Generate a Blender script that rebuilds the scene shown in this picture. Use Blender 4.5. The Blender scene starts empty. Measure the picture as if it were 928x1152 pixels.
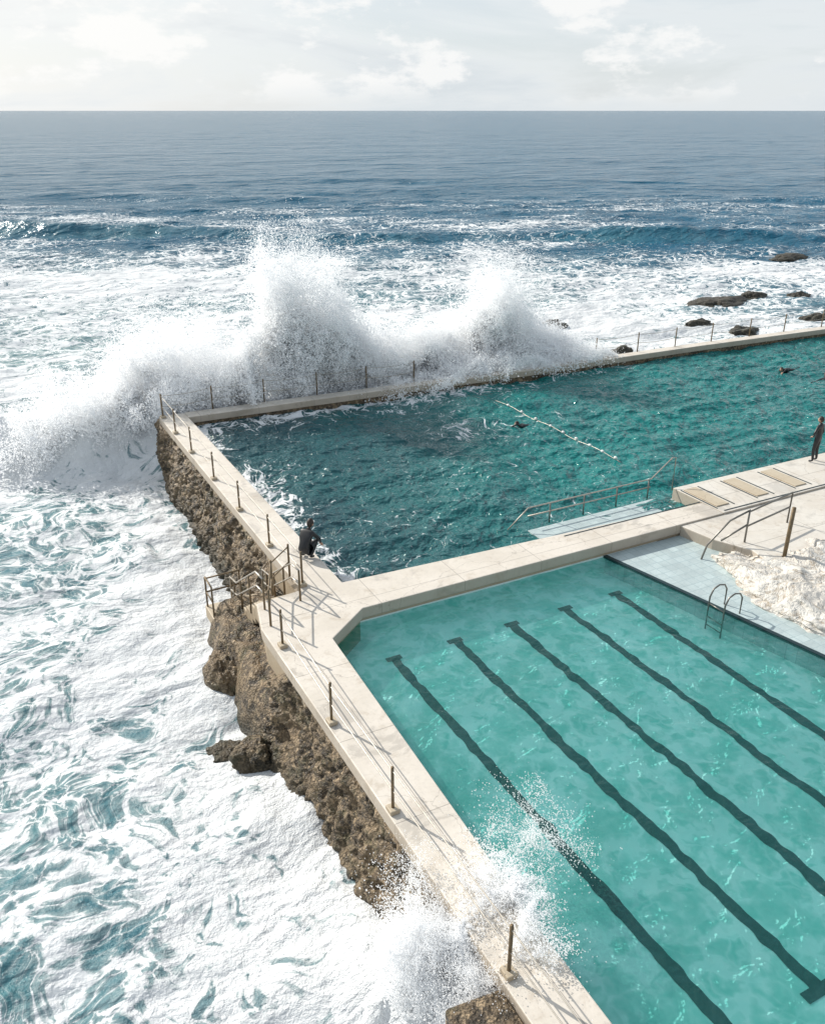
import bpy, bmesh, math, numpy as np
from mathutils import Vector, Matrix
rng=np.random.default_rng(7)
col=bpy.context.scene.collection

# ------------------------------------------------------------------ noise
def _h(ix,iy,iz,seed):
    n=(ix.astype(np.int64)*374761393+iy.astype(np.int64)*668265263+iz.astype(np.int64)*1440662683+seed*974634777)&0xffffffff
    n=((n^(n>>13))*1274126177)&0xffffffff
    n=((n^(n>>16))*2246822519)&0xffffffff
    n=n^(n>>15)
    return (n&0xffffff)/float(0xffffff)
def vn(x,y,z,seed=0):
    x=np.asarray(x,float);y=np.asarray(y,float)
    flat=np.isscalar(z)
    ix=np.floor(x);iy=np.floor(y)
    fx=x-ix;fy=y-iy
    fx=fx*fx*fx*(fx*(fx*6-15)+10);fy=fy*fy*fy*(fy*(fy*6-15)+10)
    if flat:
        iz=np.full_like(ix,math.floor(z*3.7));zs=((0,1.0),)
    else:
        z=np.asarray(z,float)+0*x
        iz=np.floor(z);fz=z-iz;fz=fz*fz*(3-2*fz);zs=((0,1-fz),(1,fz))
    r=0
    for a in (0,1):
        for b in (0,1):
            for c,wz in zs:
                w=(fx if a else 1-fx)*(fy if b else 1-fy)*wz
                r=r+w*_h(ix+a,iy+b,iz+c,seed)
    return r*2-1
def fbm(x,y,z=0,o=4,seed=0,g=.5):
    r=0;a=1;t=0
    for i in range(o):
        r=r+a*vn(x*2**i+i*17.3,y*2**i+i*5.1,z if np.isscalar(z) else np.asarray(z)*2**i,seed+i);t+=a;a*=g
    return r/t
def sst(a,b,x):
    t=np.clip((x-a)/(b-a),0,1);return t*t*(3-2*t)

# ------------------------------------------------------------------ materials
def mat(name):
    m=bpy.data.materials.new(name);m.use_nodes=True;nt=m.node_tree;nt.nodes.clear()
    o=nt.nodes.new('ShaderNodeOutputMaterial');return m,nt,o
class NT:
    def __init__(s,nt):s.nt=nt
    def n(s,t,ins=None,**k):
        nd=s.nt.nodes.new(t)
        for a,b in k.items():setattr(nd,a,b)
        for a,b in (ins or {}).items():
            if isinstance(b,bpy.types.NodeSocket):s.nt.links.new(b,nd.inputs[a])
            else:nd.inputs[a].default_value=b
        return nd
    def m(s,op,a,b=0.0,c=0.0,clamp=False):
        return s.n('ShaderNodeMath',{0:a,1:b,2:c},operation=op,use_clamp=clamp).outputs[0]
    def pos(s):return s.n('ShaderNodeNewGeometry').outputs['Position']
    def map(s,v,scale=(1,1,1),rot=(0,0,0)):
        return s.n('ShaderNodeMapping',{'Vector':v,'Scale':scale,'Rotation':rot}).outputs[0]
    def noise(s,v,scale,detail=3,rough=.5,dist=0,out=0,d2=False,**k):
        if d2:k['noise_dimensions']='2D'
        return s.n('ShaderNodeTexNoise',{'Vector':v,'Scale':scale,'Detail':detail,'Roughness':rough,'Distortion':dist},**k).outputs[out]
    def vor(s,v,scale,feature='F1'):
        return s.n('ShaderNodeTexVoronoi',{'Vector':v,'Scale':scale},feature=feature,voronoi_dimensions='2D').outputs[0]
    def ramp(s,f,a,b,lo=0.,hi=1.,smooth=True):
        return s.n('ShaderNodeMapRange',{'Value':f,'From Min':a,'From Max':b,'To Min':lo,'To Max':hi},interpolation_type='SMOOTHSTEP' if smooth else 'LINEAR').outputs[0]
    def mix(s,f,a,b,mode='MIX'):
        nd=s.n('ShaderNodeMix',data_type='RGBA',blend_type=mode)
        for i,v in ((0,f),(6,a),(7,b)):
            if isinstance(v,bpy.types.NodeSocket):s.nt.links.new(v,nd.inputs[i])
            else:
                nd.inputs[i].default_value=(tuple(v)+(1,) if (i and len(v)==3) else v)
        return nd.outputs[2]
    def attr(s,name):return s.n('ShaderNodeAttribute',attribute_name=name).outputs['Fac']
    def bump(s,h,strength=.5,dist=.1,normal=None):
        i={'Height':h,'Strength':strength,'Distance':dist}
        if normal is not None:i['Normal']=normal
        return s.n('ShaderNodeBump',i).outputs[0]
    def vadd(s,a,b):return s.n('ShaderNodeVectorMath',{0:a,1:b},operation='ADD').outputs[0]
    def vsub(s,a,b):return s.n('ShaderNodeVectorMath',{0:a,1:b},operation='SUBTRACT').outputs[0]
    def vmul(s,a,b):
        return s.n('ShaderNodeVectorMath',{0:a,'Scale':b},operation='SCALE').outputs[0]
    def link(s,a,b):s.nt.links.new(a,b)

def foam_mask(N,P,F,sc=1.0):
    """lace-like foam: webbed voronoi and noise thresholded by the foam amount F"""
    w=N.vsub(N.noise(P,.35*sc,2,.5,out=1,d2=True),(.5,.5,.5))
    P2=N.vadd(P,N.vmul(w,3.2/sc))
    w2=N.vsub(N.noise(P2,1.6*sc,4,.6,out=1,d2=True),(.5,.5,.5))
    P3=N.vadd(P2,N.vmul(w2,.7/sc))
    v1=N.vor(P3,.85*sc,'DISTANCE_TO_EDGE');v2=N.vor(P3,2.7*sc,'DISTANCE_TO_EDGE')
    a=N.m('SUBTRACT',1,N.m('POWER',N.m('MULTIPLY',v1,2.1,clamp=True),.45))
    b=N.m('SUBTRACT',1,N.m('POWER',N.m('MULTIPLY',v2,2.1,clamp=True),.45))
    n1=N.noise(P,.75*sc,7,.68,d2=True)
    n2=N.noise(P3,9*sc,3,.7,d2=True)
    s=N.m('ADD',N.m('MULTIPLY',a,.50),N.m('MULTIPLY',b,.44))
    s=N.m('ADD',s,N.m('MULTIPLY',n1,.62))
    s=N.m('ADD',s,N.m('MULTIPLY',n2,.34))
    thr=N.m('SUBTRACT',1.29,N.m('MULTIPLY',F,.94))
    d=N.m('SUBTRACT',s,thr)
    return N.ramp(d,-.06,.13), N.ramp(d,-.36,.1), s

def water_opaque(name,deep,milk,rough=.1,bumps=((.35,.5),(1.6,.18)),bstr=.7,foamsc=1.0,stretch=(1,1,1),rot=0,foamcol=(.78,.8,.81),softcol=(.33,.41,.42),spec=(.3,.5),softamt=.8):
    m,nt,o=mat(name);N=NT(nt);P=N.pos()
    F=N.attr('foam');M=N.attr('milk')
    mask,soft,s=foam_mask(N,P,F,foamsc)
    big=N.noise(P,.12,3,.6,d2=True)
    c=N.mix(N.m('MULTIPLY',M,N.ramp(big,.25,.75,.6,1.15),clamp=True),deep,milk)
    c=N.mix(N.m('MULTIPLY',soft,N.m('MULTIPLY',M,softamt)),c,softcol)
    c=N.mix(mask,c,foamcol)
    Pm=N.map(P,stretch,(0,0,rot))
    h=None
    for sc,di in bumps:
        k=N.m('MULTIPLY',N.noise(Pm,sc,3,.62,.3),di)
        h=k if h is None else N.m('ADD',h,k)
    h=N.m('ADD',h,N.m('MULTIPLY',N.m('MULTIPLY',N.noise(P,6,4,.75,d2=True),F),.15))
    nrm=N.bump(h,bstr,1.0)
    b=N.n('ShaderNodeBsdfPrincipled',{'Base Color':c,'Roughness':N.m('ADD',rough,N.m('MULTIPLY',mask,.75),clamp=True),'IOR':1.33,'Normal':nrm,
        'Specular IOR Level':N.m('MULTIPLY',N.ramp(M,0,.6,spec[0],spec[1]),N.ramp(mask,0,1,1,.3))})
    N.link(b.outputs[0],o.inputs[0]);return m

def concrete(name,c1,c2,stain=(.33,.25,.16),joint=0,stamt=.5,rough=.75,bd=.01,sidev=.5,wetpatch=0.):
    m,nt,o=mat(name);N=NT(nt);P=N.pos()
    n=N.noise(P,.7,5,.62);n2=N.noise(P,9,4,.7)
    c=N.mix(N.ramp(n,.3,.7),c1,c2)
    c=N.mix(N.m('MULTIPLY',N.ramp(n2,.45,.75),.3),c,tuple(x*.6 for x in c1))
    st=N.noise(N.map(P,(1,1,.4)),1.7,6,.72,.4)
    c=N.mix(N.m('MULTIPLY',N.ramp(st,.52,.7),stamt),c,stain)
    wp=N.ramp(N.noise(P,.55,6,.68,.6),.55,.62)
    c=N.mix(N.m('MULTIPLY',wp,wetpatch),c,tuple(x*.45 for x in c2))
    cr=N.vor(N.vadd(P,N.vmul(N.noise(P,1.5,4,.6,out=1),.9)),.3,'DISTANCE_TO_EDGE')
    c=N.mix(N.ramp(cr,.0,.006,.35,0),c,(.12,.1,.08))
    if joint:
        sp=N.n('ShaderNodeSeparateXYZ',{0:P})
        for ax in (0,1):
            f=N.m('ABSOLUTE',N.m('SUBTRACT',N.m('FRACT',N.m('DIVIDE',N.m('ADD',sp.outputs[ax],.37+ax*.2),joint)),.5))
            c=N.mix(N.ramp(f,.0,.007,.6,0),c,(.16,.14,.12))
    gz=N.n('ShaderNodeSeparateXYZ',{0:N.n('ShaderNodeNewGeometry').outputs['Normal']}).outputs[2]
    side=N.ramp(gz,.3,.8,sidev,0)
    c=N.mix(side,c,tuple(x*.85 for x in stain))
    h=N.m('ADD',N.m('MULTIPLY',n2,.5),n)
    b=N.n('ShaderNodeBsdfPrincipled',{'Base Color':c,'Roughness':N.m('SUBTRACT',N.ramp(n,.35,.65,rough-.25,rough),N.m('MULTIPLY',wp,.35*wetpatch)),'Normal':N.bump(h,.5,bd)})
    N.link(b.outputs[0],o.inputs[0]);return m

def simple(name,c,rough=.5,metal=0,var=.25,sc=8,c2=None):
    m,nt,o=mat(name);N=NT(nt);P=N.pos()
    n=N.noise(P,sc,4,.65)
    cc=N.mix(N.ramp(n,.35,.68),c,c2 or tuple(x*(1-var) for x in c))
    b=N.n('ShaderNodeBsdfPrincipled',{'Base Color':cc,'Roughness':rough,'Metallic':metal,'Normal':N.bump(n,.3,.01)})
    N.link(b.outputs[0],o.inputs[0]);return m

def rockmat(name,dark=(.035,.026,.016),mid=(.19,.135,.078),light=(.42,.31,.19)):
    m,nt,o=mat(name);N=NT(nt);P=N.pos()
    a=N.noise(N.map(P,(1,1,1.6)),1.1,7,.68,.5);b_=N.noise(P,6,5,.75)
    v=N.n('ShaderNodeTexVoronoi',{'Vector':P,'Scale':16.}).outputs[0]
    c=N.mix(N.ramp(a,.4,.6),dark,mid)
    c=N.mix(N.ramp(b_,.48,.64),c,light)
    c=N.mix(N.ramp(v,.1,.35,.45,0),c,tuple(x*1.2 for x in light))
    c=N.mix(N.ramp(N.noise(P,2.5,4,.7),.5,.65,0,.5),c,(.08,.078,.03))
    z=N.n('ShaderNodeSeparateXYZ',{0:P}).outputs[2]
    c=N.mix(N.ramp(z,-2.7,-1.7,.8,0),c,(.03,.03,.018))
    h=N.m('ADD',N.m('MULTIPLY',b_,.6),N.m('ADD',a,N.m('MULTIPLY',v,.25)))
    b=N.n('ShaderNodeBsdfPrincipled',{'Base Color':c,'Roughness':.5,'Normal':N.bump(h,1,.18)})
    N.link(b.outputs[0],o.inputs[0]);return m

def whitewash(name):
    """painted rock: white wash worn through to tan rock along ledges and hollows"""
    m,nt,o=mat(name);N=NT(nt);P=N.pos()
    n=N.noise(P,.9,6,.65,.5)
    band=N.m('ABSOLUTE',N.m('SUBTRACT',N.m('FRACT',N.m('MULTIPLY',n,7.)),.5))
    fine=N.noise(P,7,5,.72)
    c=N.mix(N.ramp(n,.35,.65),(.7,.675,.62),(.62,.58,.52))
    c=N.mix(N.m('MULTIPLY',N.ramp(band,.0,.14,1,0),N.ramp(fine,.35,.6,.2,.85)),c,(.3,.22,.13))
    c=N.mix(N.ramp(fine,.55,.72,0,.5),c,(.4,.34,.26))
    h=N.m('ADD',N.m('MULTIPLY',fine,.4),N.m('MULTIPLY',band,.7))
    b=N.n('ShaderNodeBsdfPrincipled',{'Base Color':c,'Roughness':.6,'Normal':N.bump(h,.9,.1)})
    N.link(b.outputs[0],o.inputs[0]);return m

M={}
M['deck']=concrete('pale_concrete',(.72,.66,.58),(.6,.545,.47),joint=2.6,stamt=.38,wetpatch=.35)
M['deck2']=concrete('white_concrete',(.7,.66,.59),(.6,.55,.48),joint=3.1,stamt=.35,wetpatch=.3)
M['beige']=concrete('beige_concrete',(.55,.47,.35),(.47,.39,.28),stamt=.3)
M['rock']=rockmat('barnacled_rock')
M['darkrock']=rockmat('wet_rock',(.02,.016,.012),(.07,.052,.035),(.14,.11,.075))
M['whiterock']=whitewash('whitewashed_rock')
M['post']=simple('rusty_steel',(.13,.1,.06),.55,.3,c2=(.22,.15,.08),sc=14)
M['cable']=simple('galvanised_steel',(.5,.46,.4),.4,.6)
M['steel']=simple('stainless_steel',(.22,.21,.19),.35,.7)
M['black']=simple('black_tile',(.006,.03,.035),.4,var=.4,sc=5)
M['dark_edge']=simple('dark_edge_tile',(.03,.05,.055),.5)

def tiles(name,c,size,grout,rough=.25):
    m,nt,o=mat(name);N=NT(nt);P=N.pos()
    br=N.n('ShaderNodeTexBrick',{'Vector':P,'Color1':c+(1,),'Color2':tuple(x*.85 for x in c)+(1,),'Mortar':grout+(1,),'Scale':1.,'Mortar Size':.012,'Brick Width':size,'Row Height':size},offset=0.)
    n=N.noise(P,1.3,5,.6)
    cc=N.mix(N.ramp(n,.4,.7,0,.5),br.outputs[0],tuple(x*.7 for x in c))
    b=N.n('ShaderNodeBsdfPrincipled',{'Base Color':cc,'Roughness':rough,'Normal':N.bump(N.noise(P,3,3,.6),.5,.05)})
    N.link(b.outputs[0],o.inputs[0]);return m
M['tile']=tiles('pale_tiles',(.5,.59,.59),.3,(.34,.43,.44))
M['floor']=simple('pool_floor',(.78,.88,.84),.7,var=.1,sc=.6)

def clearwater(name,tint):
    m,nt,o=mat(name);N=NT(nt);P=N.pos()
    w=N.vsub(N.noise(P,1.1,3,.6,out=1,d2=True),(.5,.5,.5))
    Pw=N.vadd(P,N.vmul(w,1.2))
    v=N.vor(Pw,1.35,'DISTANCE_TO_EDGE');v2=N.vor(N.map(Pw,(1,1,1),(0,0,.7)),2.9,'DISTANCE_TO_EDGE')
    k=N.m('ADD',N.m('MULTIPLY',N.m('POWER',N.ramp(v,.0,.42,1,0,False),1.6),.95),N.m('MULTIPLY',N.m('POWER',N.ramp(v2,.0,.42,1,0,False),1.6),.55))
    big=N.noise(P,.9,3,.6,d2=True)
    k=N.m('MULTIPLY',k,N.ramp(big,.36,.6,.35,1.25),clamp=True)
    tc=N.mix(k,tuple(x*.79 for x in tint),tuple(min(1,x*1.3+.24) for x in tint))  # caustic light web painted into the water's transparent tint
    h=N.m('ADD',N.m('MULTIPLY',N.noise(P,1.5,3,.6,.4,d2=True),.11),N.m('MULTIPLY',N.noise(P,5.,2,.6,.3,d2=True),.02))
    nrm=N.bump(h,.6,1.)
    fres=N.n('ShaderNodeFresnel',{'IOR':1.33,'Normal':nrm}).outputs[0]
    tr=N.n('ShaderNodeBsdfTransparent',{'Color':tc})
    df=N.n('ShaderNodeBsdfDiffuse',{'Color':(.10,.5,.46,1),'Normal':nrm})
    body=N.n('ShaderNodeMixShader',{0:.08,1:tr.outputs[0],2:df.outputs[0]})
    gl=N.n('ShaderNodeBsdfGlossy',{'Color':(1,1,1,1),'Roughness':.05,'Normal':nrm})
    mx=N.n('ShaderNodeMixShader',{0:N.m('MULTIPLY',fres,.85),1:body.outputs[0],2:gl.outputs[0]})
    N.link(mx.outputs[0],o.inputs[0]);return m
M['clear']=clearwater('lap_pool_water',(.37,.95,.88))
M['sea']=water_opaque('sea_water',(.006,.088,.158),(.08,.21,.235),rough=.18,rot=math.radians(27.6),stretch=(.5,1,1),bumps=((.045,4.),(.17,1.6),(.8,.5),(3.2,.08)),bstr=.9,spec=(.11,.4))
M['pool']=water_opaque('upper_pool_water',(.024,.078,.092),(.006,.165,.158),rough=.07,bumps=((.8,.45),(2.2,.2),(6,.03)),bstr=1.,foamsc=1.3,spec=(.5,.5),softamt=.3,softcol=(.2,.36,.38))

def spray(name):
    m,nt,o=mat(name);N=NT(nt)
    d=N.n('ShaderNodeBsdfDiffuse',{'Color':(.985,.99,.995,1)});t=N.n('ShaderNodeBsdfTranslucent',{'Color':(.985,.99,.995,1)})
    x=N.n('ShaderNodeMixShader',{0:.55,1:d.outputs[0],2:t.outputs[0]})
    N.link(x.outputs[0],o.inputs[0]);return m
M['spray']=spray('white_spray')

# ------------------------------------------------------------------ mesh helpers
def obj(name,me,mt=None,parent=None,smooth=False):
    o=bpy.data.objects.new(name,me);col.objects.link(o)
    if mt:me.materials.append(mt)
    if parent:o.parent=parent
    if smooth:me.polygons.foreach_set('use_smooth',[True]*len(me.polygons))
    return o
def empty(name):
    o=bpy.data.objects.new(name,None);col.objects.link(o);return o
def prism(name,poly,z0,z1,mt,parent=None,bev=.02):
    bm=bmesh.new();vs=[bm.verts.new((x,y,z0)) for x,y in poly];f=bm.faces.new(vs)
    r=bmesh.ops.extrude_face_region(bm,geom=[f])
    for v in r['geom']:
        if isinstance(v,bmesh.types.BMVert):v.co.z=z1
    bmesh.ops.recalc_face_normals(bm,faces=bm.faces)
    me=bpy.data.meshes.new(name);bm.to_mesh(me);bm.free()
    o=obj(name,me,mt,parent)
    if bev:
        b=o.modifiers.new('bevel','BEVEL');b.width=bev;b.segments=2;b.limit_method='ANGLE'
    return o
def grid(name,X,Y,Z,mt,attrs={},parent=None,up=False):
    n,k=X.shape
    co=np.stack([X,Y,Z],-1).reshape(-1,3).astype(np.float32)
    i=np.arange(n*k).reshape(n,k)
    q=np.stack([i[:-1,:-1],i[:-1,1:],i[1:,1:],i[1:,:-1]],-1).reshape(-1,4)
    if up:
        a_,b_,c_=co[q[0,0]],co[q[0,1]],co[q[0,2]]
        if np.cross(b_-a_,c_-a_)[2]<0:q=q[:,::-1].copy()
    me=bpy.data.meshes.new(name);me.vertices.add(n*k);me.vertices.foreach_set('co',co.ravel())
    me.loops.add(q.size);me.loops.foreach_set('vertex_index',q.ravel().astype(np.int32))
    me.polygons.add(len(q));me.polygons.foreach_set('loop_start',np.arange(0,q.size,4,dtype=np.int32))
    me.update(calc_edges=True)
    me.polygons.foreach_set('use_smooth',np.ones(len(q),bool))
    for a,v in attrs.items():
        at=me.attributes.new(a,'FLOAT','POINT');at.data.foreach_set('value',v.ravel().astype(np.float32))
    return obj(name,me,mt,parent)
def tube(name,paths,r,mt,parent=None,seg=8):
    """joined round bars along polylines"""
    bm=bmesh.new()
    for pts in paths:
        pts=[Vector(p) for p in pts];rings=[]
        for i,p in enumerate(pts):
            d=(pts[min(i+1,len(pts)-1)]-pts[max(i-1,0)]).normalized()
            q=d.to_track_quat('Z','Y')
            rings.append([bm.verts.new(p+q@Vector((math.cos(a)*r,math.sin(a)*r,0))) for a in [2*math.pi*j/seg for j in range(seg)]])
        for a,b in zip(rings[:-1],rings[1:]):
            for j in range(seg):bm.faces.new((a[j],a[(j+1)%seg],b[(j+1)%seg],b[j]))
        bm.faces.new(rings[0][::-1]);bm.faces.new(rings[-1])
    me=bpy.data.meshes.new(name);bm.to_mesh(me);bm.free();return obj(name,me,mt,parent,True)
def boxes(name,bs,mt,parent=None,bev=.01):
    bm=bmesh.new()
    for (x,y,z,sx,sy,sz) in bs:
        bmesh.ops.create_cube(bm,size=1,matrix=Matrix.Translation((x,y,z))@Matrix.Diagonal((sx,sy,sz,1)))
    me=bpy.data.meshes.new(name);bm.to_mesh(me);bm.free();o=obj(name,me,mt,parent)
    if bev:
        b=o.modifiers.new('bevel','BEVEL');b.width=bev;b.segments=2
    return o

# ------------------------------------------------------------------ SEA
H0=-2.6
r=np.concatenate([7*np.exp(np.arange(0,860)*.004),7*np.exp(860*.004)*np.exp(np.arange(1,190)*.026)])
a=np.radians(27.6)+np.radians(np.linspace(-60,60,1150))
R,A=np.meshgrid(r,a,indexing='ij')
X=R*np.sin(A);Y=R*np.cos(A)
nx,ny=.463,.886
D=X*nx+Y*ny; L=X*ny-Y*nx
near=1-sst(250,500,R)
wob=fbm(X/18,Y/18,0,3,3)
Z=np.zeros_like(X)
Z+=.34*near*fbm(D/7+wob*.6,L/18,0,3,11)
Z+=.26*(1-sst(120,220,R))*fbm(X/2.2,Y/2.2,0,5,21)
Z+=.4*(1-sst(2000,5000,R))*sst(60,140,R)*fbm(D/16+wob,L/60,0,3,31)
Z+=.22*(1-sst(600,1200,R))*sst(40,90,R)*fbm(D/4+wob,L/10,0,3,32)
def ridge(d0,amp,wf,wb):
    dd=D-d0
    w=np.where(dd<0,wf,wb);return amp*np.exp(-(dd/w)**2)
d0=115.5+fbm(L/34,0*L,0,3,5)*7-.0022*np.clip(L,0,None)**2
am=(1-sst(34,66,L))*(.8+.5*fbm(L/14,0*L,0,3,6))
Z+=ridge(d0,1.45,2.0,7)*am
Z+=ridge(165+fbm(L/60,0*L,0,2,8)*9,.6,4,9)*(.6+.4*fbm(L/30,0*L,0,2,9))
Z+=ridge(86+fbm(L/20,0*L,0,2,15)*7,.5,2.0,4)*(.5+.6*fbm(L/12,0*L,0,2,16))
by=41.0+fbm(X/5,0*X,0,3,42)*1.8
bw=np.where(Y<by,1.5,3.5);bore=np.exp(-((Y-by)/bw)**2)*(1-sst(7.5,9.5,X))*sst(-30,-10,X)
Z+=2.0*bore*(.75+.7*fbm(X/1.8,Y/1.8,0,4,43))
heap=np.exp(-((Y-38.2)/2.2)**2)*sst(5,9,X)*(1-sst(27,33,X))*(Y>30)
Z+=heap*(2.1+.9*fbm(X/1.8,Y/1.8,0,4,44))
wash=np.exp(-((Y-8.9)/1.1)**2)*sst(3.0,5.2,X)
Z+=wash*(1.0+.9*fbm(X/.9,Y/.9,0,4,45))
Z+=.2*np.exp(-((X-5)/1.0)**2)*(Y<36)*(.5+fbm(X/1.2,Y/1.2,0,3,46))
inside=((X>np.where(Y>20,7.4,5.7))&(Y<36.4))
Z=np.where(inside,-.9,Z)
f=.12+.0*X
f+=.50*sst(50,60,D)*(1-sst(84,112,D))*(1-.35*sst(-5,40,L))
f+=.12*np.exp(-((D-108)/6)**2)+.30*np.exp(-((D-124)/7)**2)*(.5+fbm(L/10,D/6,0,3,50))
f+=.45*(1-sst(50,60,D))
f+=.34*np.exp(-((Y-40)/4)**2)*(X<34)*(X>-4)
f+=.26*np.exp(-((X-5.2)/1.2)**2)*(Y<37)
f+=.2*np.exp(-((X-42)/16)**2-((Y-44)/9)**2)+.15*np.exp(-((X-70)/14)**2-((Y-64)/10)**2)
f+=wash*.6+.45*np.exp(-((Y-7.8)/2.2)**2)*sst(3.0,5.2,X)
f+=.2*np.exp(-((Y-22)/4.5)**2-((X-2.5)/3)**2)
f-=.26*np.exp(-((Y-36.5)/1.8)**2-((X+1)/4.5)**2)
f+=.32*fbm(X/9,Y/9,0,4,51)*(D<140)+.2*fbm(X/2.5,Y/2.5,0,3,52)
f+=.12*fbm(D/5,L/22,0,3,54)*(D>55)*(D<140)
f+=.30*np.exp(-((D-150)/25)**2)*sst(.0,.5,fbm(D/4,L/22,0,4,53))
f-=.25*np.exp(-((D-d0+1.6)/1.8)**2)*am
f-=.5*sst(135,260,D)
milk=.06+.94*(1-sst(50,112,D));milk=np.maximum(milk,.5*np.exp(-((D-d0+2)/2.5)**2)*am)
milk=milk*(1-.5*sst(5,45,L))
sea=grid('sea',X,Y,Z+H0,M['sea'],{'foam':np.clip(f,0,1.15),'milk':milk},up=True)

# ------------------------------------------------------------------ DECKS & WALLS
deckpoly=[(5.45,-8),(6.45,-8),(6.5,8),(6.9,17.48),(8.17,18.47),(21.15,18.5),(21.15,19.45),(8.25,20.02),(8.2,36.45),(8.2,37.1),(7.1,37.15),(7.08,20.15),(5.75,20.0),(5.45,18.7)]
pw=empty('pool_walkway')
prism('deck_slab',deckpoly,-.32,0,M['deck'],pw,.025)
inner=[(5.55,-8),(6.42,-8),(6.47,8),(6.87,17.52),(8.12,18.52),(21.15,18.55),(21.15,19.4),(8.2,19.97),(8.14,36.4),(8.1,37.0),(7.2,37.0),(7.16,20.2),(5.85,19.95),(5.55,18.7)]
prism('wall_below',inner,-3.4,-.32,M['beige'],pw,0)
fw=empty('far_pool_wall')
fin=[(8.2,36.45),(14,36.28),(20,36.1),(26,35.85),(37,35.7),(47,35.3),(62,35.0)]
fo=[(x,y+.62+.25*(x<20)*(20-x)/20) for x,y in fin]
prism('wall_top',fin+fo[::-1],-.3,-.004,M['deck'],fw,.03)
prism('wall_body',[(x,y+.05) for x,y in fin]+[(x,y-.03) for x,y in fo[::-1]],-3.6,-.3,M['rock'],fw,0)

plat=empty('pool_platform')
prism('slab',[(21.15,18.5),(60,18.7),(60,20.6),(21.15,20.86)],-3.3,.012,M['deck2'],plat,.02)
for i,x in enumerate((21.3,23.15,25.0)):
    prism('inset_slab_%d'%i,[(x,18.95),(x+.55,18.95),(x+.55,20.5),(x,20.5)],-.1,.05,M['beige'],plat,.01)
boxes('dark_joint',[(x,19.7,.018,.04,1.7,.02) for x in (21.22,22.0,23.07,23.85,24.9,25.7)]+[(24.0,18.62,.018,5.4,.04,.02),(18.3,19.52,.004,5.6,.035,.02)],M['dark_edge'],plat,0)

terr=empty('paved_terrace')
prism('terrace_slab',[(19.3,18.5),(19.5,17.3),(20.0,16.2),(19.6,14.5),(19.4,12),(19.4,-8),(60,-8),(60,18.65)],-3.3,-.05,M['deck2'],terr,.03)

def rockblob(name,loc,size,mt,seed,amp=.35,res=60,fine=0.):
    th=np.linspace(0,2*np.pi,res*2+1);ph=np.linspace(0,np.pi,res)
    P_,T_=np.meshgrid(ph,th,indexing='ij')
    x=np.sin(P_)*np.cos(T_);y=np.sin(P_)*np.sin(T_);z=np.cos(P_)
    n=fbm(x*1.6+seed,y*1.6,z*1.6,5,seed)+.5*np.abs(fbm(x*3.5,y*3.5+seed,z*3.5,4,seed+9))
    s=1+amp*n
    dz=fine*fbm(x*size[0]*1.1+seed,y*size[1]*1.1,0,5,seed+20)+fine*.6*(1-np.abs(fbm(x*size[0]*.8,y*size[1]*.8,1,4,seed+30))*3)
    return grid(name,loc[0]+x*s*size[0],loc[1]+y*s*size[1],loc[2]+z*s*size[2]+dz*(z>-.2),mt)
rockblob('whitewashed_rock',(19.75,13.6,-.5),(1.45,3.5,.5),M['whiterock'],3,.35,130,.16)
rockblob('whitewashed_rock',(21.6,13.2,-.35),(2.0,3.0,.5),M['whiterock'],5,.35,110,.16)
rockblob('whitewashed_rock',(19.0,10.2,-.5),(1.0,2.2,.42),M['whiterock'],8,.35,80,.12)

# ------------------------------------------------------------------ SEA WALL ROCK FACE
yy=np.linspace(-4,37.6,900);tt=np.linspace(0,1,90)
TY,TT=np.meshgrid(yy,tt,indexing='ij')
topx=np.interp(yy,[-4,18.6,20.1,20.4,37.6],[5.5,5.5,6.0,7.12,7.15])[:,None]
basex=np.interp(yy,[-4,6,10,14,16,17.5,18.5,20.5,22,23.5,26,30,34,37.6],[4.9,4.9,4.9,5.0,4.85,4.4,4.4,4.6,5.3,5.9,6.3,6.45,6.45,6.6])[:,None]
topz=np.interp(yy,[-4,17,18,21.6,22.8,23.6,37.6],[-.22,-.25,-1.,-1.15,-.9,-.28,-.22])[:,None]
prof=TT**1.25
RX=topx+(basex-topx)*prof; RZ=topz+(-3.1-topz)*TT
nz=fbm(TY/1.6,RZ/1.3,0,6,71,.55);n2=np.abs(fbm(TY/.5,RZ/.45,1,5,72,.6));n3=np.abs(fbm(TY/3.,RZ/2,0,3,75))
amp=sst(0,.08,TT)
RX=RX-amp*(.28*nz-.42*n2+.15*n3+.05); RYY=TY+amp*.15*fbm(TY/.8,RZ/.8,4,4,73); RZ=RZ+amp*.12*fbm(TY/.6,RZ/.6,7,4,74)
RX[:,0]=topx[:,0]+.3
rf=empty('sea_wall_rock_face')
grid('rock_face',RX,RYY,RZ,M['rock'],parent=rf)
yy=np.linspace(17.2,23.4,150);xx=np.linspace(4.2,7.3,80)
TX,TY=np.meshgrid(xx,yy,indexing='ij')
RZ=-1.15+.28*fbm(TX/1.0,TY/1.0,0,5,77)-1.9*(1-sst(4.35,5.3,TX+.35*fbm(TX/1,TY/1,3,3,78)))-1.2*sst(22.4,23.3,TY)
grid('rock_shelf',TX,TY,RZ,M['rock'],parent=rf,up=True)
rock=rockblob
rock('shore_boulder',(4.55,17.0,-2.55),(.6,.5,.5),M['rock'],21)
rock('shore_boulder',(4.0,17.6,-2.8),(.6,.45,.4),M['rock'],22)
rock('shore_boulder',(4.75,20.3,-2.3),(.5,.8,.7),M['rock'],23)
prism('stone_block',[(4.1,-4),(5.4,-4),(5.43,7.5),(4.5,7.6)],-3.0,-.12,M['rock'],None,.06)

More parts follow.
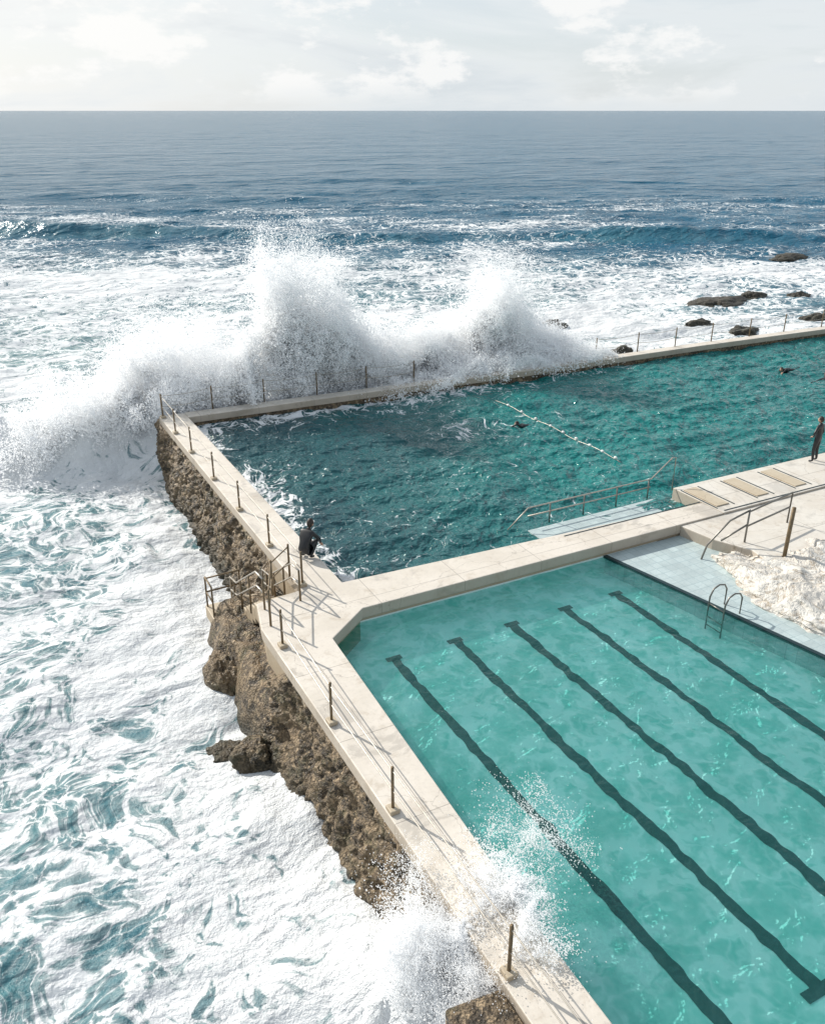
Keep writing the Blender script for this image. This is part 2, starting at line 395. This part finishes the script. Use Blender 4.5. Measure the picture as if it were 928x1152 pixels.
for i,(x,y,s) in enumerate([(82,68.5,2.2),(39.3,53,1.2),(49.5,48.5,1.2),(56.5,53.5,2.9),(61.5,54.5,1.5),(50.4,44.9,1.3),(65,52.5,1.2),(58.8,45.4,1.5),(38.7,44.3,.9)]):
    rock('tidal_rock',(x,y,-2.85),(s,s*.62,.62),M['darkrock'],40+i,.5,res=40)

# ------------------------------------------------------------------ POOLS
lap=empty('lap_pool')
prism('floor',[(6.3,-8),(19.6,-8),(19.6,18.6),(6.3,18.6)],-1.3,-1.0,M['floor'],lap,0)
boxes('painted_wall',[(13,18.53,-.72,10.8,.06,.62)],M['floor'],lap,0)
shelf=[(16.35,18.5),(17.7,11.6),(18.3,8),(18.3,-8),(19.7,-8),(19.7,18.5)]
prism('tiled_shelf',shelf,-1.3,-.395,M['tile'],lap,0)
e=[(16.35,18.5),(17.7,11.6),(18.3,8),(18.3,-8)]
prism('shelf_edge',[(x-.1,y) for x,y in e]+[(x+.03,y) for x,y in e[::-1]],-.47,-.388,M['black'],lap,0)
def lane(x0,x1,y0,y1,w=.25):
    n=500;t=np.linspace(0,1,n);y=y0+(y1-y0)*t
    cx=x0+(x1-x0)*t+.035*vn(y*1.3,y*0+x0*3,0,90)+.03*vn(y*4.3,y*0+x0,0,91)
    ww=w/2*(1+.28*vn(y*3.6,y*0+x0*7,0,92))
    Xl=np.stack([cx-ww,cx+ww],1);Yl=np.stack([y,y],1)
    return grid('lane_line',Xl,Yl,np.full_like(Xl,-.992),M['black'],parent=lap,up=True)
for x in (8.5,10.33,12.15,13.98,15.8):
    lane(x,x+.05,17.3,5.6)
    boxes('lane_cross',[(x,17.3,-.985,.42,.17,.012),(x+.05,5.6,-.985,.7,.2,.012)],M['black'],lap,0)
gx=np.arange(6.4,19.75,.07);gy=np.arange(-8,18.53,.07)
GX,GY=np.meshgrid(gx,gy,indexing='ij')
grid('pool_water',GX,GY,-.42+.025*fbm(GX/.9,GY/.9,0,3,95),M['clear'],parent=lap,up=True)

up=empty('ocean_pool')
gx=np.arange(8.15,61,.09);gy=np.arange(19.3,36.6,.09)
GX,GY=np.meshgrid(gx,gy,indexing='ij')
led=sst(14.6,15.6,GX)*(1-sst(20.9,21.6,GX))*(1-sst(21.0,22.0,GY))
hz=(.24*fbm(GX/1.9+.4*fbm(GX/4,GY/4,0,2,89),GY/.95,0,5,96,.55)+.05*fbm(GX/.45,GY/.4,0,2,97))*(1-.7*led)
pf=.02+.38*np.exp(-((GX-8.4)/.8)**2)+.40*np.exp(-((GY-35.9)/1.2)**2)*(GX<32)+.18*fbm(GX/3,GY/2,0,4,98)
pf+=.38*np.exp(-((GX-18.8)/2.2)**2-((GY-31.)/1.8)**2)+.24*np.exp(-((GX-9.2)/1.0)**2-((GY-27)/3)**2)-.12*sst(22,28,GX)
pm=sst(5,21,GX+fbm(GX/5,GY/5,0,3,99)*5-(GY-22)*.45)
grid('pool_water',GX,GY,-.46+hz+.035*led,M['pool'],{'foam':np.clip(pf,0,1),'milk':pm},up,up=True)
prism('tiled_ledge',[(15.3,19.5),(15.25,21.1),(20.5,21.2),(21.2,21.15),(21.16,19.3)],-.9,-.42,M['tile'],up,.01)

# ------------------------------------------------------------------ RAILINGS
def railing(name,pts,h=1.05,rails=(.97,.5),plinth=True,lean=0,pr=.032,rr=.013,sag=.0,mt='cable'):
    e=empty(name)
    tube('posts',[[(x,y,z-.02),(x,y,z+h)] for x,y,z in pts],pr,M['post'],e)
    if plinth:boxes('post_bases',[(x,y,z+.05,.2,.24,.1) for x,y,z in pts],M['beige'],e,.02)
    ps=[]
    for k in rails:
        path=[]
        for a,b in zip(pts[:-1],pts[1:]):
            for j in range(6):
                t=j/6;path.append((a[0]+(b[0]-a[0])*t,a[1]+(b[1]-a[1])*t,a[2]+(b[2]-a[2])*t+k-sag*4*t*(1-t)))
        path.append((pts[-1][0],pts[-1][1],pts[-1][2]+k));ps.append(path)
    tube('rails',ps,rr,M[mt],e,6);return e
railing('walkway_railing',[(5.6,3.6,0),(5.6,7.55,0),(5.57,11.45,0),(5.57,14.4,0),(5.66,17.7,0)])
railing('walkway_railing',[(7.2,y,0) for y in (20.35,23.1,26.05,29.05,32.1,34.6)]+[(7.22,36.85,0)])
railing('far_wall_railing',[(7.22,36.9,0)]+[(x,y,0) for x,y in [(9.46,37.12),(11.82,37.05),(14.34,36.97),(16.83,36.9),(19.28,36.75)]],sag=.08,rr=.012,plinth=False)
railing('far_wall_railing',[(x,y,0) for x,y in [(30.0,36.35),(32.83,36.32),(35.48,36.27),(38.13,36.2),(41.01,36.1),(43.75,36.0),(46.8,35.85),(50,35.7),(53.5,35.6)]],sag=.08,rr=.012,plinth=False)
railing('gate_railing',[(5.72,18.75,0),(6.3,20.25,0),(7.05,20.95,0)],plinth=False,rr=.02,mt='post')

st=empty('sea_stairs')
bs=[]
for i in range(8):
    y=20.15+i*.28;z=-.12-i*.18
    bs.append((6.35,y,z-.25,1.0,.3,.5))
bs.append((5.95,22.75,-1.75,1.7,.9,.4))
boxes('steps',bs,M['beige'],st,.02)
def slope(x,off=0):
    return [(x,19.6,.92),(x,20.2,.85),(x,22.25,-.5),(x,22.9,-.62),(x,22.9,-1.5)]
tube('handrail',[slope(5.85),slope(6.85),[(p[0],p[1],p[2]-.42) for p in slope(5.85)[:4]],[(p[0],p[1],p[2]-.42) for p in slope(6.85)[:4]]],.026,M['cable'],st)
tube('handrail_posts',[[(x,y,z0),(x,y,z1)] for x in (5.85,6.85) for y,z0,z1 in ((19.6,-.1,.92),(20.9,-.8,.4),(21.8,-1.3,-.2),(22.5,-1.6,-.53))],.03,M['post'],st)
tube('landing_rail',[[(5.15,22.4,-1.6),(5.15,22.4,-.55),(5.15,23.1,-.55),(5.15,23.1,-1.6)],[(5.15,23.1,-.6),(6.2,23.15,-.6),(6.2,23.15,-1.6)],[(5.15,22.4,-1.05),(5.15,23.1,-1.05),(6.2,23.15,-1.05)]],.028,M['post'],st)

hr=empty('ledge_handrail')
tube('rails',[[(14.6,21.3,-.35),(15.4,21.35,.25),(20.6,21.4,.25),(21.4,21.3,.95),(21.5,21.25,.95),(21.5,21.25,-.3)],[(15.4,21.35,-.05),(20.6,21.4,-.05)]],.024,M['cable'],hr)
tube('posts',[[(x,21.38,-.6),(x,21.38,.25)] for x in (16.3,17.7,19.1,20.5)],.026,M['steel'],hr)
pt=empty('terrace_handrail')
tube('tall_post',[[(20.5,15.45,-.1),(20.52,15.45,1.55)]],.06,M['post'],pt)
tube('rail',[[(20.2,16.7,-.1),(20.2,16.7,1.05)],[(20.2,16.7,1.02),(19.6,16.85,.75),(18.9,16.95,.05),(18.7,16.95,-.5)],[(20.2,16.7,.55),(19.4,16.9,.1)],[(20.2,16.7,.98),(22.5,17.1,1.0),(22.5,17.1,-.05)],[(20.2,16.7,.5),(22.5,17.1,.5)]],.03,M['steel'],pt)
ld=empty('pool_ladder')
def hoop(y):return [(16.75,y,-1.),(16.75,y,.0),(16.85,y,.22),(17.05,y,.3),(17.25,y,.25),(17.35,y,.1),(17.35,y,-.5)]
tube('hoops',[hoop(14.1),hoop(14.65)],.024,M['steel'],ld)
tube('rungs',[[(16.75,14.1,z),(16.75,14.65,z)] for z in (-.85,-.6,-.2)],.018,M['steel'],ld)

rp=empty('lane_rope')
tube('rope',[[(21.9,y,-.38+.04*math.sin(y*2)) for y in np.linspace(24.5,33.5,60)]],.012,M['cable'],rp)
bm=bmesh.new()
for y in (24.8,25.6,26.4,27.3,28.2,29.1,30.2,31.3,32.4):
    bmesh.ops.create_icosphere(bm,subdivisions=2,radius=.075,matrix=Matrix.Translation((21.9,y,-.34))@Matrix.Diagonal((.8,1.3,.8,1)))
me=bpy.data.meshes.new('floats');bm.to_mesh(me);bm.free();obj('floats',me,simple('white_plastic',(.75,.75,.72)),rp,True)

# ------------------------------------------------------------------ PEOPLE
M['wet']=simple('black_neoprene',(.012,.013,.016),.45)
M['skin']=simple('skin',(.5,.3,.21),.5,var=.1)
M['hair']=simple('dark_hair',(.03,.02,.015),.6,sc=40)
def skinmesh(name,verts,edges,rads,mt,parent,sub=2):
    me=bpy.data.meshes.new(name);me.from_pydata([tuple(v) for v in verts],edges,[]);o=obj(name,me,mt,parent)
    s=o.modifiers.new('skin','SKIN');s.use_smooth_shade=True
    for i,rr in enumerate(rads):
        d=me.skin_vertices[0].data[i];d.radius=(rr,rr) if not isinstance(rr,tuple) else rr
    me.skin_vertices[0].data[0].use_root=True
    b=o.modifiers.new('sub','SUBSURF');b.levels=sub;b.render_levels=sub;return o
def hand(wrist,dirv,parent,side):
    w=Vector(wrist);d=Vector(dirv).normalized();u=d.cross(Vector((0,0,1)));u=(u if u.length>.1 else Vector((1,0,0))).normalized();n=d.cross(u)
    V=[w-d*.02,w+d*.045,w+d*.08];E=[(0,1),(1,2)];Rr=[.026,.034,.034]
    for i,(o_,ln) in enumerate(((-.03,.07),(-.01,.082),(.01,.078),(.03,.062))):
        k=len(V);V+=[w+d*.095+u*o_,w+d*(.095+ln*.5)+u*o_*1.1+n*.01,w+d*(.095+ln)+u*o_*1.1+n*.03];E+=[(2,k),(k,k+1),(k+1,k+2)];Rr+=[.011,.009,.008]
    k=len(V);s_=-side
    V+=[w+d*.04+u*.04*s_,w+d*.075+u*.065*s_];E+=[(1,k),(k,k+1)];Rr+=[.012,.009]
    skinmesh('hand',V,E,Rr,M['skin'],parent,1)
def head(c,fwd,parent,s=1.):
    """head with brow, nose, chin, ears and a cap of hair"""
    f=Vector(fwd).normalized();q=f.to_track_quat('Y','Z')
    bm=bmesh.new();bmesh.ops.create_icosphere(bm,subdivisions=4,radius=1)
    for v in bm.verts:
        x,y,z=v.co
        w=.078*(1-.18*max(0,-z));dd=.097;hh=.118
        X_=x*w;Y_=y*dd+(.012*max(0,-z) if y>0 else 0);Z_=z*hh
        nose=math.exp(-((x/.16)**2+((z+.12)/.2)**2))*(y>0)*.022;Y_+=nose
        eye=math.exp(-(((abs(x)-.38)/.14)**2+((z-.03)/.1)**2))*(y>0)*.009;Y_-=eye
        mouth=math.exp(-((x/.28)**2+((z+.5)/.06)**2))*(y>0)*.005;Y_-=mouth
        ear=math.exp(-((y/.14)**2+((z+.02)/.22)**2))*(abs(x)>.8)*.014;X_+=ear*(1 if x>0 else -1)
        v.co=Vector((X_,Y_,Z_))*s
    me=bpy.data.meshes.new('head');bm.to_mesh(me);bm.free();o=obj('head',me,M['skin'],parent,True);o.location=c;o.rotation_euler=q.to_euler()
    bm=bmesh.new();bmesh.ops.create_icosphere(bm,subdivisions=4,radius=1)
    bmesh.ops.delete(bm,geom=[v for v in bm.verts if (v.co.z<-.1 and v.co.y>-.25) or (v.co.y>.45 and v.co.z<.5) or v.co.z<-.6],context='VERTS')
    for v in bm.verts:
        k=1.08+.03*math.sin(v.co.x*23)*math.sin(v.co.z*19)
        v.co=Vector((v.co.x*.082*k,v.co.y*.1*k-.004,v.co.z*.12*k))*s
    me=bpy.data.meshes.new('hair');bm.to_mesh(me);bm.free();h=obj('hair',me,M['hair'],parent,True);h.location=c;h.rotation_euler=q.to_euler()
def person(name,J,loc,rot,suit='wet',headf=(0,1,0),s=1.):
    e=empty(name)
    keys=['pelvis','waist','chest','nb','neck'];V=[J[k] for k in keys];Rr=[(.15,.12),(.135,.105),(.165,.115),.075,.055];E=[(0,1),(1,2),(2,3),(3,4)]
    for sd in (0,1):
        k=len(V);V+=[J['sh'][sd],J['el'][sd],J['wr'][sd]];E+=[(2,k),(k,k+1),(k+1,k+2)];Rr+=[.062,.047,.032]
        k=len(V);V+=[J['hip'][sd],J['kn'][sd],J['an'][sd],J['to'][sd]];E+=[(0,k),(k,k+1),(k+1,k+2),(k+2,k+3)];Rr+=[.1,.065,.045,.032]
    skinmesh('body',V,E,Rr,M[suit],e,2)
    for sd in (0,1):
        hand(J['wr'][sd],Vector(J['hd'][sd]),e,1 if sd else -1)
    head(J['head'],headf,e)
    e.location=loc;e.rotation_euler=(0,0,rot);e.scale=(s,s,s);return e
stand=dict(pelvis=(0,0,.95),waist=(0,0,1.1),chest=(0,.01,1.3),nb=(0,0,1.46),neck=(0,.01,1.54),head=(0,.03,1.64),
 sh=[(-.18,0,1.41),(.18,0,1.41)],el=[(-.4,.0,1.2),(.25,-.03,1.13)],wr=[(-.24,.1,1.02),(.27,.06,.9)],hd=[(.5,.6,-.3),(0,.2,-1)],
 hip=[(-.09,0,.88),(.09,0,.88)],kn=[(-.13,.04,.48),(.12,.02,.48)],an=[(-.16,-.01,.08),(.14,-.02,.08)],to=[(-.19,.13,.035),(.17,.12,.035)])
person('standing_swimmer',stand,(27.6,20.35,.012),math.radians(15))
cr=dict(pelvis=(0,0,.3),waist=(0,.08,.44),chest=(0,.2,.62),nb=(0,.29,.74),neck=(0,.33,.8),head=(0,.38,.89),
 sh=[(-.17,.22,.7),(.17,.22,.7)],el=[(-.24,.4,.48),(.24,.4,.48)],wr=[(-.16,.55,.3),(.16,.55,.3)],hd=[(.1,.6,-.6),(-.1,.6,-.6)],
 hip=[(-.1,.02,.27),(.1,.02,.27)],kn=[(-.17,.4,.47),(.17,.4,.47)],an=[(-.13,.12,.08),(.13,.12,.08)],to=[(-.14,.27,.035),(.14,.27,.035)])
person('crouching_swimmer',cr,(7.78,21.75,0),math.radians(-55),'wet',s=1.15)
pr=dict(pelvis=(0,0,-.02),waist=(0,.15,0),chest=(0,.36,.03),nb=(0,.5,.06),neck=(0,.56,.08),head=(0,.66,.12),
 sh=[(-.18,.46,.04),(.18,.46,.04)],el=[(-.32,.68,.22),(.28,.3,-.1)],wr=[(-.25,.92,.05),(.3,.1,-.2)],hd=[(0,1,-.3),(0,-1,-.3)],
 hip=[(-.09,-.05,-.02),(.09,-.05,-.02)],kn=[(-.12,-.45,-.06),(.12,-.45,-.1)],an=[(-.1,-.85,-.02),(.1,-.85,-.1)],to=[(-.1,-1.0,.0),(.1,-1.0,-.12)])
person('swimmer',pr,(38.4,30.9,-.4),math.radians(100))
person('swimmer',pr,(38.4,28.7,-.4),math.radians(-80))
person('swimmer',pr,(21.5,29.9,-.56),math.radians(60))

# ------------------------------------------------------------------ SPRAY
def cloud(name,P,rad,mt):
    me=bpy.data.meshes.new(name);me.vertices.add(len(P));me.vertices.foreach_set('co',P.astype(np.float32).ravel())
    at=me.attributes.new('rad','FLOAT','POINT');at.data.foreach_set('value',rad.astype(np.float32))
    o=obj(name,me,mt)
    ng=bpy.data.node_groups.new(name+'_drops','GeometryNodeTree')
    ng.interface.new_socket('Geometry',in_out='INPUT',socket_type='NodeSocketGeometry');ng.interface.new_socket('Geometry',in_out='OUTPUT',socket_type='NodeSocketGeometry')
    i=ng.nodes.new('NodeGroupInput');ou=ng.nodes.new('NodeGroupOutput');mp=ng.nodes.new('GeometryNodeMeshToPoints');na=ng.nodes.new('GeometryNodeInputNamedAttribute');na.data_type='FLOAT';na.inputs['Name'].default_value='rad'
    sm=ng.nodes.new('GeometryNodeSetMaterial');sm.inputs['Material'].default_value=mt
    ng.links.new(i.outputs[0],mp.inputs['Mesh']);ng.links.new(na.outputs['Attribute'],mp.inputs['Radius']);ng.links.new(mp.outputs[0],sm.inputs[0]);ng.links.new(sm.outputs[0],ou.inputs[0])
    g=o.modifiers.new('drops','NODES');g.node_group=ng;return o
def warp(P,sc,am,seed):
    Q=P/sc
    return P+am*np.stack([fbm(Q[:,0],Q[:,1],Q[:,2],3,seed+k*7) for k in range(3)],1)
def plume(n,x0,x1,env,ybase,zb,seed,jets=110,yspread=1.2,wmul=1.,r0=.03,r1=.0125):
    r_=np.random.default_rng(seed)
    jx=r_.uniform(x0,x1,jets);jw=env(jx);jh=jw*r_.uniform(.6,1.,jets)
    p=jw/jw.sum();j=r_.choice(jets,n,p=p)
    s=r_.beta(1.1,1.45,n)
    lean=r_.normal(0,.12,jets);ly=r_.normal(-.05,.2,jets);w=r_.uniform(.15,.5,jets)*wmul
    x=jx[j]+lean[j]*s*jh[j]+r_.normal(0,1,n)*w[j]*(.6+1.1*s)
    y=ybase(jx[j])+np.abs(r_.normal(0,yspread,jets))[j]+ly[j]*s*jh[j]+r_.normal(0,1,n)*w[j]*(.5+1.2*s)
    z=zb+s*(jh[j]-zb)+r_.normal(0,.12,n)
    P=np.stack([x,y,z],1)
    P=warp(P,1.7,.75,seed);P=warp(P,.55,.28,seed+30);P=warp(P,.2,.1,seed+60)
    rad=(r0+(r1-r0)*sst(.3,.95,s))*(.6+.9*r_.random(n)**2)
    return P,rad
env=lambda x:(2.5+5.9*np.exp(-((x-13.7)/1.85)**2)+4.1*np.exp(-((x-25.1)/1.6)**2)+1.4*np.exp(-((x-17.5)/2.5)**2))*sst(5.5,9.5,x)*(1-sst(27.2,31,x))
P1,R1=plume(700000,6.5,31,env,lambda x:37.7-.0*x,-.6,100,jets=200)
env2=lambda x:(1.7+3.4*np.exp(-((x-8.5)/1.9)**2))*sst(0,4,x)*(1-sst(10.5,12.5,x))
P2,R2=plume(240000,0.,12,env2,lambda x:39.0+0*x,-2.3,200,jets=90,yspread=1.7)
P3,R3=plume(90000,17,31.,lambda x:.35+.85*sst(19,24,x)*(1-sst(28,31,x)),lambda x:36.6-.03*(x-17),-.5,300,jets=90,yspread=.5)
cloud('wave_splash',np.concatenate([P1,P2,P3]),np.concatenate([R1,R2,R3]),M['spray'])
env3=lambda y:.1+.6*np.exp(-((y-8.7)/.8)**2)
Q,RQ=plume(75000,7.5,10.0,env3,lambda y:4.95+0*y,-1.9,400,jets=80,yspread=.25,wmul=.55,r0=.013,r1=.006)
Q=np.stack([Q[:,1],Q[:,0],Q[:,2]],1)
r_=np.random.default_rng(5)
n=10000;s=r_.random(n)
Q2=np.stack([5.9+s*2.1+r_.normal(0,.28,n),8.8+1.0*s+r_.normal(0,.5,n),-.1+1.3*s*(1.25-s)*r_.uniform(.3,1.4,n)],1);Q2=warp(Q2,.6,.4,500)
n=95000;s=r_.random(n)**1.2
Q3=np.stack([5.2+s*1.35+r_.normal(0,.14,n),8.5+r_.normal(0,.5,n),-.4+.6*s+r_.normal(0,.1,n)],1);Q3=warp(Q3,.5,.35,520)
Q=np.concatenate([Q,Q2,Q3])
cloud('wave_splash',Q,np.concatenate([RQ,.004+.008*r_.random(len(Q2)+len(Q3))**2]),M['spray'])

# ------------------------------------------------------------------ LIGHT, SKY, CAMERA
az=math.radians(27.6-52);el=math.radians(33)
S=Vector((math.sin(az)*math.cos(el),math.cos(az)*math.cos(el),math.sin(el)))
ld_=bpy.data.lights.new('sun','SUN');ld_.energy=5.;ld_.angle=math.radians(.6);ld_.color=(1,.95,.87)
lo=bpy.data.objects.new('sun',ld_);col.objects.link(lo);lo.rotation_euler=S.to_track_quat('Z','Y').to_euler();lo.location=(0,0,60)
w=bpy.data.worlds.new('World');bpy.context.scene.world=w;w.use_nodes=True;nt=w.node_tree;nt.nodes.clear();N=NT(nt)
sk=N.n('ShaderNodeTexSky',sky_type='NISHITA',sun_disc=False,sun_elevation=el,sun_rotation=az,air_density=1.,dust_density=1.,ozone_density=1.5)
g=N.n('ShaderNodeTexCoord').outputs['Generated']
sep=N.n('ShaderNodeSeparateXYZ',{0:g});z=sep.outputs[2]
wv=N.map(g,(1,1,5.5))
n1=N.noise(wv,2.6,6,.6,.4);n2=N.noise(N.map(g,(1,1,2.4)),8,6,.62)
skc=N.mix(.35,sk.outputs[0],(4.6,6.3,8.2))
veil=N.m('MULTIPLY',N.ramp(n1,.3,.62,.6,1),N.ramp(z,.18,.6,1.,.18))
c=N.mix(veil,skc,(8.5,8.85,9.))
sh=N.m('MULTIPLY',N.ramp(n1,.46,.64),.7)
c=N.mix(sh,c,(6.5,7.1,7.5))
cum=N.m('MULTIPLY',N.ramp(n2,.49,.59),N.m('MULTIPLY',N.ramp(z,.0,.03),N.ramp(z,.09,.16,1,0)))
c=N.mix(N.m('MULTIPLY',cum,.85),c,(9.7,9.7,9.6))
dt=N.n('ShaderNodeVectorMath',{0:g,1:tuple(S)},operation='DOT_PRODUCT').outputs['Value']
c=N.mix(N.ramp(dt,.5,1.,0,.8),c,(10.8,10.6,10.2))
bg=N.n('ShaderNodeBackground',{'Color':c,'Strength':.1});ow=N.n('ShaderNodeOutputWorld',{0:bg.outputs[0]})

cam=bpy.data.cameras.new('camera');co=bpy.data.objects.new('camera',cam);col.objects.link(co)
cam.sensor_fit='VERTICAL';cam.sensor_height=24;cam.sensor_width=24;cam.lens=24*990/1152
cam.clip_end=60000;cam.clip_start=.1
co.location=(0,0,12);co.rotation_euler=(math.radians(90-24.54),0,math.radians(-27.6))
bpy.context.scene.camera=co
vs=bpy.context.scene.view_settings;vs.view_transform='Standard';vs.look='None';vs.exposure=0
